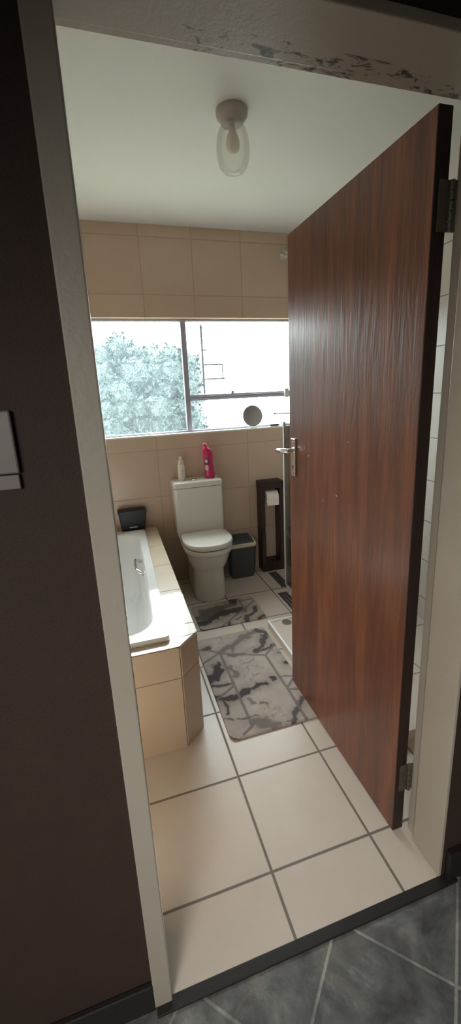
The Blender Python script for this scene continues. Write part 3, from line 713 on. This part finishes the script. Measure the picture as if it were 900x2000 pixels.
# ------------------------------------------------------------------ things on the sill
mi = thing('round_mirror', (1.112, 2.416, WZ0), 'small round mirror standing on the window sill', 'mirror')
R_ = 0.081
def tilted(bm):
    bmesh.ops.rotate(bm, verts=bm.verts, matrix=Matrix.Rotation(PI/2-0.12, 3, 'X'), cent=(0, 0, 0))
    bmesh.ops.translate(bm, verts=bm.verts, vec=(0, 0, 0.092)); return bm
link('mirror_glass', tilted(lathe([(R_-0.006, -0.002), (R_-0.006, 0.002)], 48)), M['mirror'], mi)
prof = [(R_-0.007, -0.004), (R_, -0.004), (R_+0.002, 0), (R_, 0.004), (R_-0.007, 0.004)]
link('frame', tilted(lathe(prof+[prof[0]], 48, capt=False, capb=False)), M['grey_plastic'], mi, smooth=True, auto=40)
bm = tube([(0, 0.012, 0.012), (0, 0.010, 0.004)], [0.008, 0.012], 12); box(bm, -0.035, 0.035, -0.006, 0.012, 0.0, 0.006, bev=0.002)
link('foot', bm, M['grey_plastic'], mi)
br = thing('nail_brush', (1.29, 2.405, WZ0), 'small dark brush lying on the sill right of the round mirror', 'brush')
bm = loft([rrect(-0.040, 0.040, -0.012, 0.012, 0.011, 0.008), rrect(-0.042, 0.042, -0.013, 0.013, 0.012, 0.012), rrect(-0.036, 0.036, -0.009, 0.009, 0.008, 0.019)])
link('handle', bm, M['black_plastic'], br, smooth=True, auto=50)
link('bristles', B(-0.034, 0.034, -0.009, 0.009, 0.0, 0.009, bev=0.002), M['grey_plastic'], br)
sp = thing('soap_dish', (1.39, 2.405, WZ0), 'flat pale soap dish on the sill next to the brush', 'soap dish')
bm = loft([rrect(-0.035, 0.035, -0.014, 0.014, 0.012, 0.0), rrect(-0.045, 0.045, -0.018, 0.018, 0.016, 0.012), rrect(-0.042, 0.042, -0.015, 0.015, 0.013, 0.012), rrect(-0.033, 0.033, -0.011, 0.011, 0.010, 0.004)])
link('dish', bm, M['label_pale'], sp, smooth=True, auto=50)

# ------------------------------------------------------------------ ceiling lamp
lp = thing('ceiling_lamp', (0.623, 1.152, C), 'unlit ceiling lamp with porcelain base and oval glass jar', 'lamp')
bm = lathe([(0.062, 0.0), (0.064, -0.004), (0.064, -0.020), (0.058, -0.030), (0.048, -0.036), (0.045, -0.046), (0.038, -0.050), (0, -0.050)], 40, capb=False)
link('lamp_base', bm, M['lamp_base'], lp, smooth=True, auto=50)
prof = [(0.036, -0.046), (0.040, -0.052), (0.053, -0.066), (0.062, -0.088), (0.067, -0.115), (0.068, -0.140), (0.065, -0.170), (0.057, -0.196), (0.042, -0.213), (0.022, -0.221), (0.0, -0.222)]
inner = [(max(0, r-0.003), z+0.002) for r, z in reversed(prof)]
bm = lathe(prof[:-1]+[(0.0005, -0.222)], 40, capb=False, capt=False)
link('glass_jar', bm, M['jar'], lp, smooth=True)
bm = lathe([(0.012, -0.050), (0.013, -0.070), (0.020, -0.085), (0.027, -0.105), (0.029, -0.120), (0.024, -0.138), (0.012, -0.148), (0.0, -0.150)], 24, capb=False)
link('bulb', bm, M['bulb'] if 'bulb' in M else M['paper'], lp, smooth=True)

# ------------------------------------------------------------------ hall switch
sw = thing('light_switch', (-0.205, 0.0, 1.405), 'white light switch plate on the dark hall wall', 'switch')
bm = B(-0.068, 0.068, -0.012, -0.0003, -0.040, 0.060, bev=0.003)
link('switch_plate', bm, M['switch'], sw)
bm = B(-0.066, 0.066, -0.010, -0.0003, -0.066, -0.042, bev=0.002)
link('lower_plate', bm, M['switch'], sw)
bm = B(-0.045, -0.005, -0.016, -0.011, -0.012, 0.028, bev=0.002)
link('rocker', bm, M['switch_dark'] if 'switch_dark' in M else M['switch'], sw)

# ------------------------------------------------------------------ outside
tag(link('ground', B(-14, 16, D+0.25, 16, 0.0, 0.05), M['soil']), 'pale open ground outside the window', 'ground', kind='structure')
hg = thing('hedge', (0.2, 5.0, 0.05), 'tall leafy hedge seen blurred through the obscure window glass', 'hedge')
bm = bmesh.new()
lobes = []
random.seed(11)
for ix in range(20):
    x = -2.9+ix*0.21
    zt = 2.13+0.07*math.sin(x*6.3)+random.uniform(-0.07, 0.05)
    if x > 0.95: zt -= 0.16
    for iz in range(9):
        z = 0.15+iz*0.22
        if z > zt-0.20: break
        lobes.append((x-0.2+random.uniform(-0.05, 0.05), random.uniform(-0.10, 0.12), z, random.uniform(0.21, 0.27)))
    lobes.append((x-0.2, 0.0, zt-0.22, 0.21))
for i in range(24000):
    lx, ly, lz, lr = random.choice(lobes)
    d_ = Vector((random.gauss(0, 1), random.gauss(0, 1), random.gauss(0, 1))).normalized()
    p = Vector((lx, ly, lz))+d_*lr*random.uniform(0.72, 1.05)
    if p.z < 0.02: continue
    t1 = Vector((random.gauss(0, 1), random.gauss(0, 1), random.gauss(0, 1))).normalized(); t2 = d_.cross(t1)
    if t2.length < 0.1: continue
    t2.normalize(); s_ = random.uniform(0.035, 0.060)
    vs = [bm.verts.new(p+t1*s_*a+t2*s_*b) for a, b in ((-1, 0), (-0.3, 0.45), (1, 0), (-0.3, -0.45))]
    bm.faces.new(vs)
for lx, ly, lz, lr in lobes:
    bmesh.ops.create_icosphere(bm, subdivisions=1, radius=lr*0.88, matrix=Matrix.Translation((lx, ly, lz)))
link('foliage', bm, M['leaf'], hg)
for x in (-2.2, -1.5, -0.8, -0.1, 0.5): link('stem', tube([(x, 0, 0), (x+0.05, 0.03, 0.5), (x-0.04, 0.0, 1.1)], [0.04, 0.03, 0.015], 8), M['bark'], hg)
tag(link('sun_blocker', B(1.655, 2.75, 8.0, 8.6, 0.05, 5.6, bev=0.01), M['outside']), 'added white pier outside that keeps the sun off the bathroom floor', 'wall', kind='structure')  # added pier: blocks sun through the right panes so only the bath corner is lit

# ------------------------------------------------------------------ light
w = bpy.data.worlds.new('World'); sc.world = w; w.use_nodes = True
bg = w.node_tree.nodes['Background']; bg.inputs[0].default_value = (0.97, 0.985, 1.0, 1); bg.inputs[1].default_value = 10.0
sd = bpy.data.lights.new('sun', 'SUN'); sd.energy = 13.0; sd.angle = math.radians(0.6); sd.color = (1.0, 0.99, 0.97)
so = bpy.data.objects.new('sun', sd); COL.objects.link(so)
so.rotation_euler = Vector((0.19, 1.0, 0.588)).to_track_quat('Z', 'Y').to_euler()
# unseen hall source: soft area light aimed low at the doorway
hl = bpy.data.lights.new('hall_light', 'AREA'); hl.shape = 'RECTANGLE'; hl.size = 1.0; hl.size_y = 1.0; hl.energy = 6.0; hl.spread = math.radians(88); hl.color = (1.0, 0.97, 0.90)
ho = bpy.data.objects.new('hall_light', hl); COL.objects.link(ho); ho.location = (-0.95, -1.7, 1.5)
ho.rotation_euler = (Vector((-0.95, -1.7, 1.5))-Vector((0.45, 0.05, 0.05))).to_track_quat('Z', 'Y').to_euler()
# sampling guide for the sky light coming in at the window
pt = bpy.data.lights.new('sky_portal', 'AREA'); pt.shape = 'RECTANGLE'; pt.size = WX1-WX0; pt.size_y = WZ1-WZ0; pt.cycles.is_portal = True
po = bpy.data.objects.new('sky_portal', pt); COL.objects.link(po); po.location = ((WX0+WX1)/2, 2.56, (WZ0+WZ1)/2)
po.rotation_euler = Vector((0, 1, 0)).to_track_quat('Z', 'Y').to_euler()

# ------------------------------------------------------------------ camera
cd = bpy.data.cameras.new('camera'); cam = bpy.data.objects.new('camera', cd); COL.objects.link(cam); sc.camera = cam
yaw, pit, rol, f = 0.28878, -0.25013, -0.04465, 813.61
cd.sensor_fit = 'VERTICAL'; cd.sensor_height = 36.0; cd.lens = f*36.0/2000.0
cd.shift_x = (450-460.90)/2000.0; cd.shift_y = (969.24-1000)/2000.0; cd.clip_start = 0.02
fw = Vector((math.sin(yaw)*math.cos(pit), math.cos(yaw)*math.cos(pit), math.sin(pit)))
rt = Vector((math.cos(yaw), -math.sin(yaw), 0)); up = rt.cross(fw)
r2 = rt*math.cos(rol)+up*math.sin(rol); u2 = up*math.cos(rol)-rt*math.sin(rol)
cam.matrix_world = Matrix(((r2.x, u2.x, -fw.x, 0.0061), (r2.y, u2.y, -fw.y, -0.7471), (r2.z, u2.z, -fw.z, 1.4807), (0, 0, 0, 1)))

vs_ = sc.view_settings
sc.display_settings.display_device = 'sRGB'
vs_.view_transform = 'Standard'; vs_.look = 'None'; vs_.gamma = 1.0; vs_.use_curve_mapping = False; vs_.exposure = 1.40
cy = sc.cycles; cy.use_denoising = True; cy.max_bounces = 10; cy.diffuse_bounces = 6; cy.glossy_bounces = 4; cy.transparent_max_bounces = 12; cy.sample_clamp_indirect = 12
cy.caustics_reflective = False; cy.caustics_refractive = False
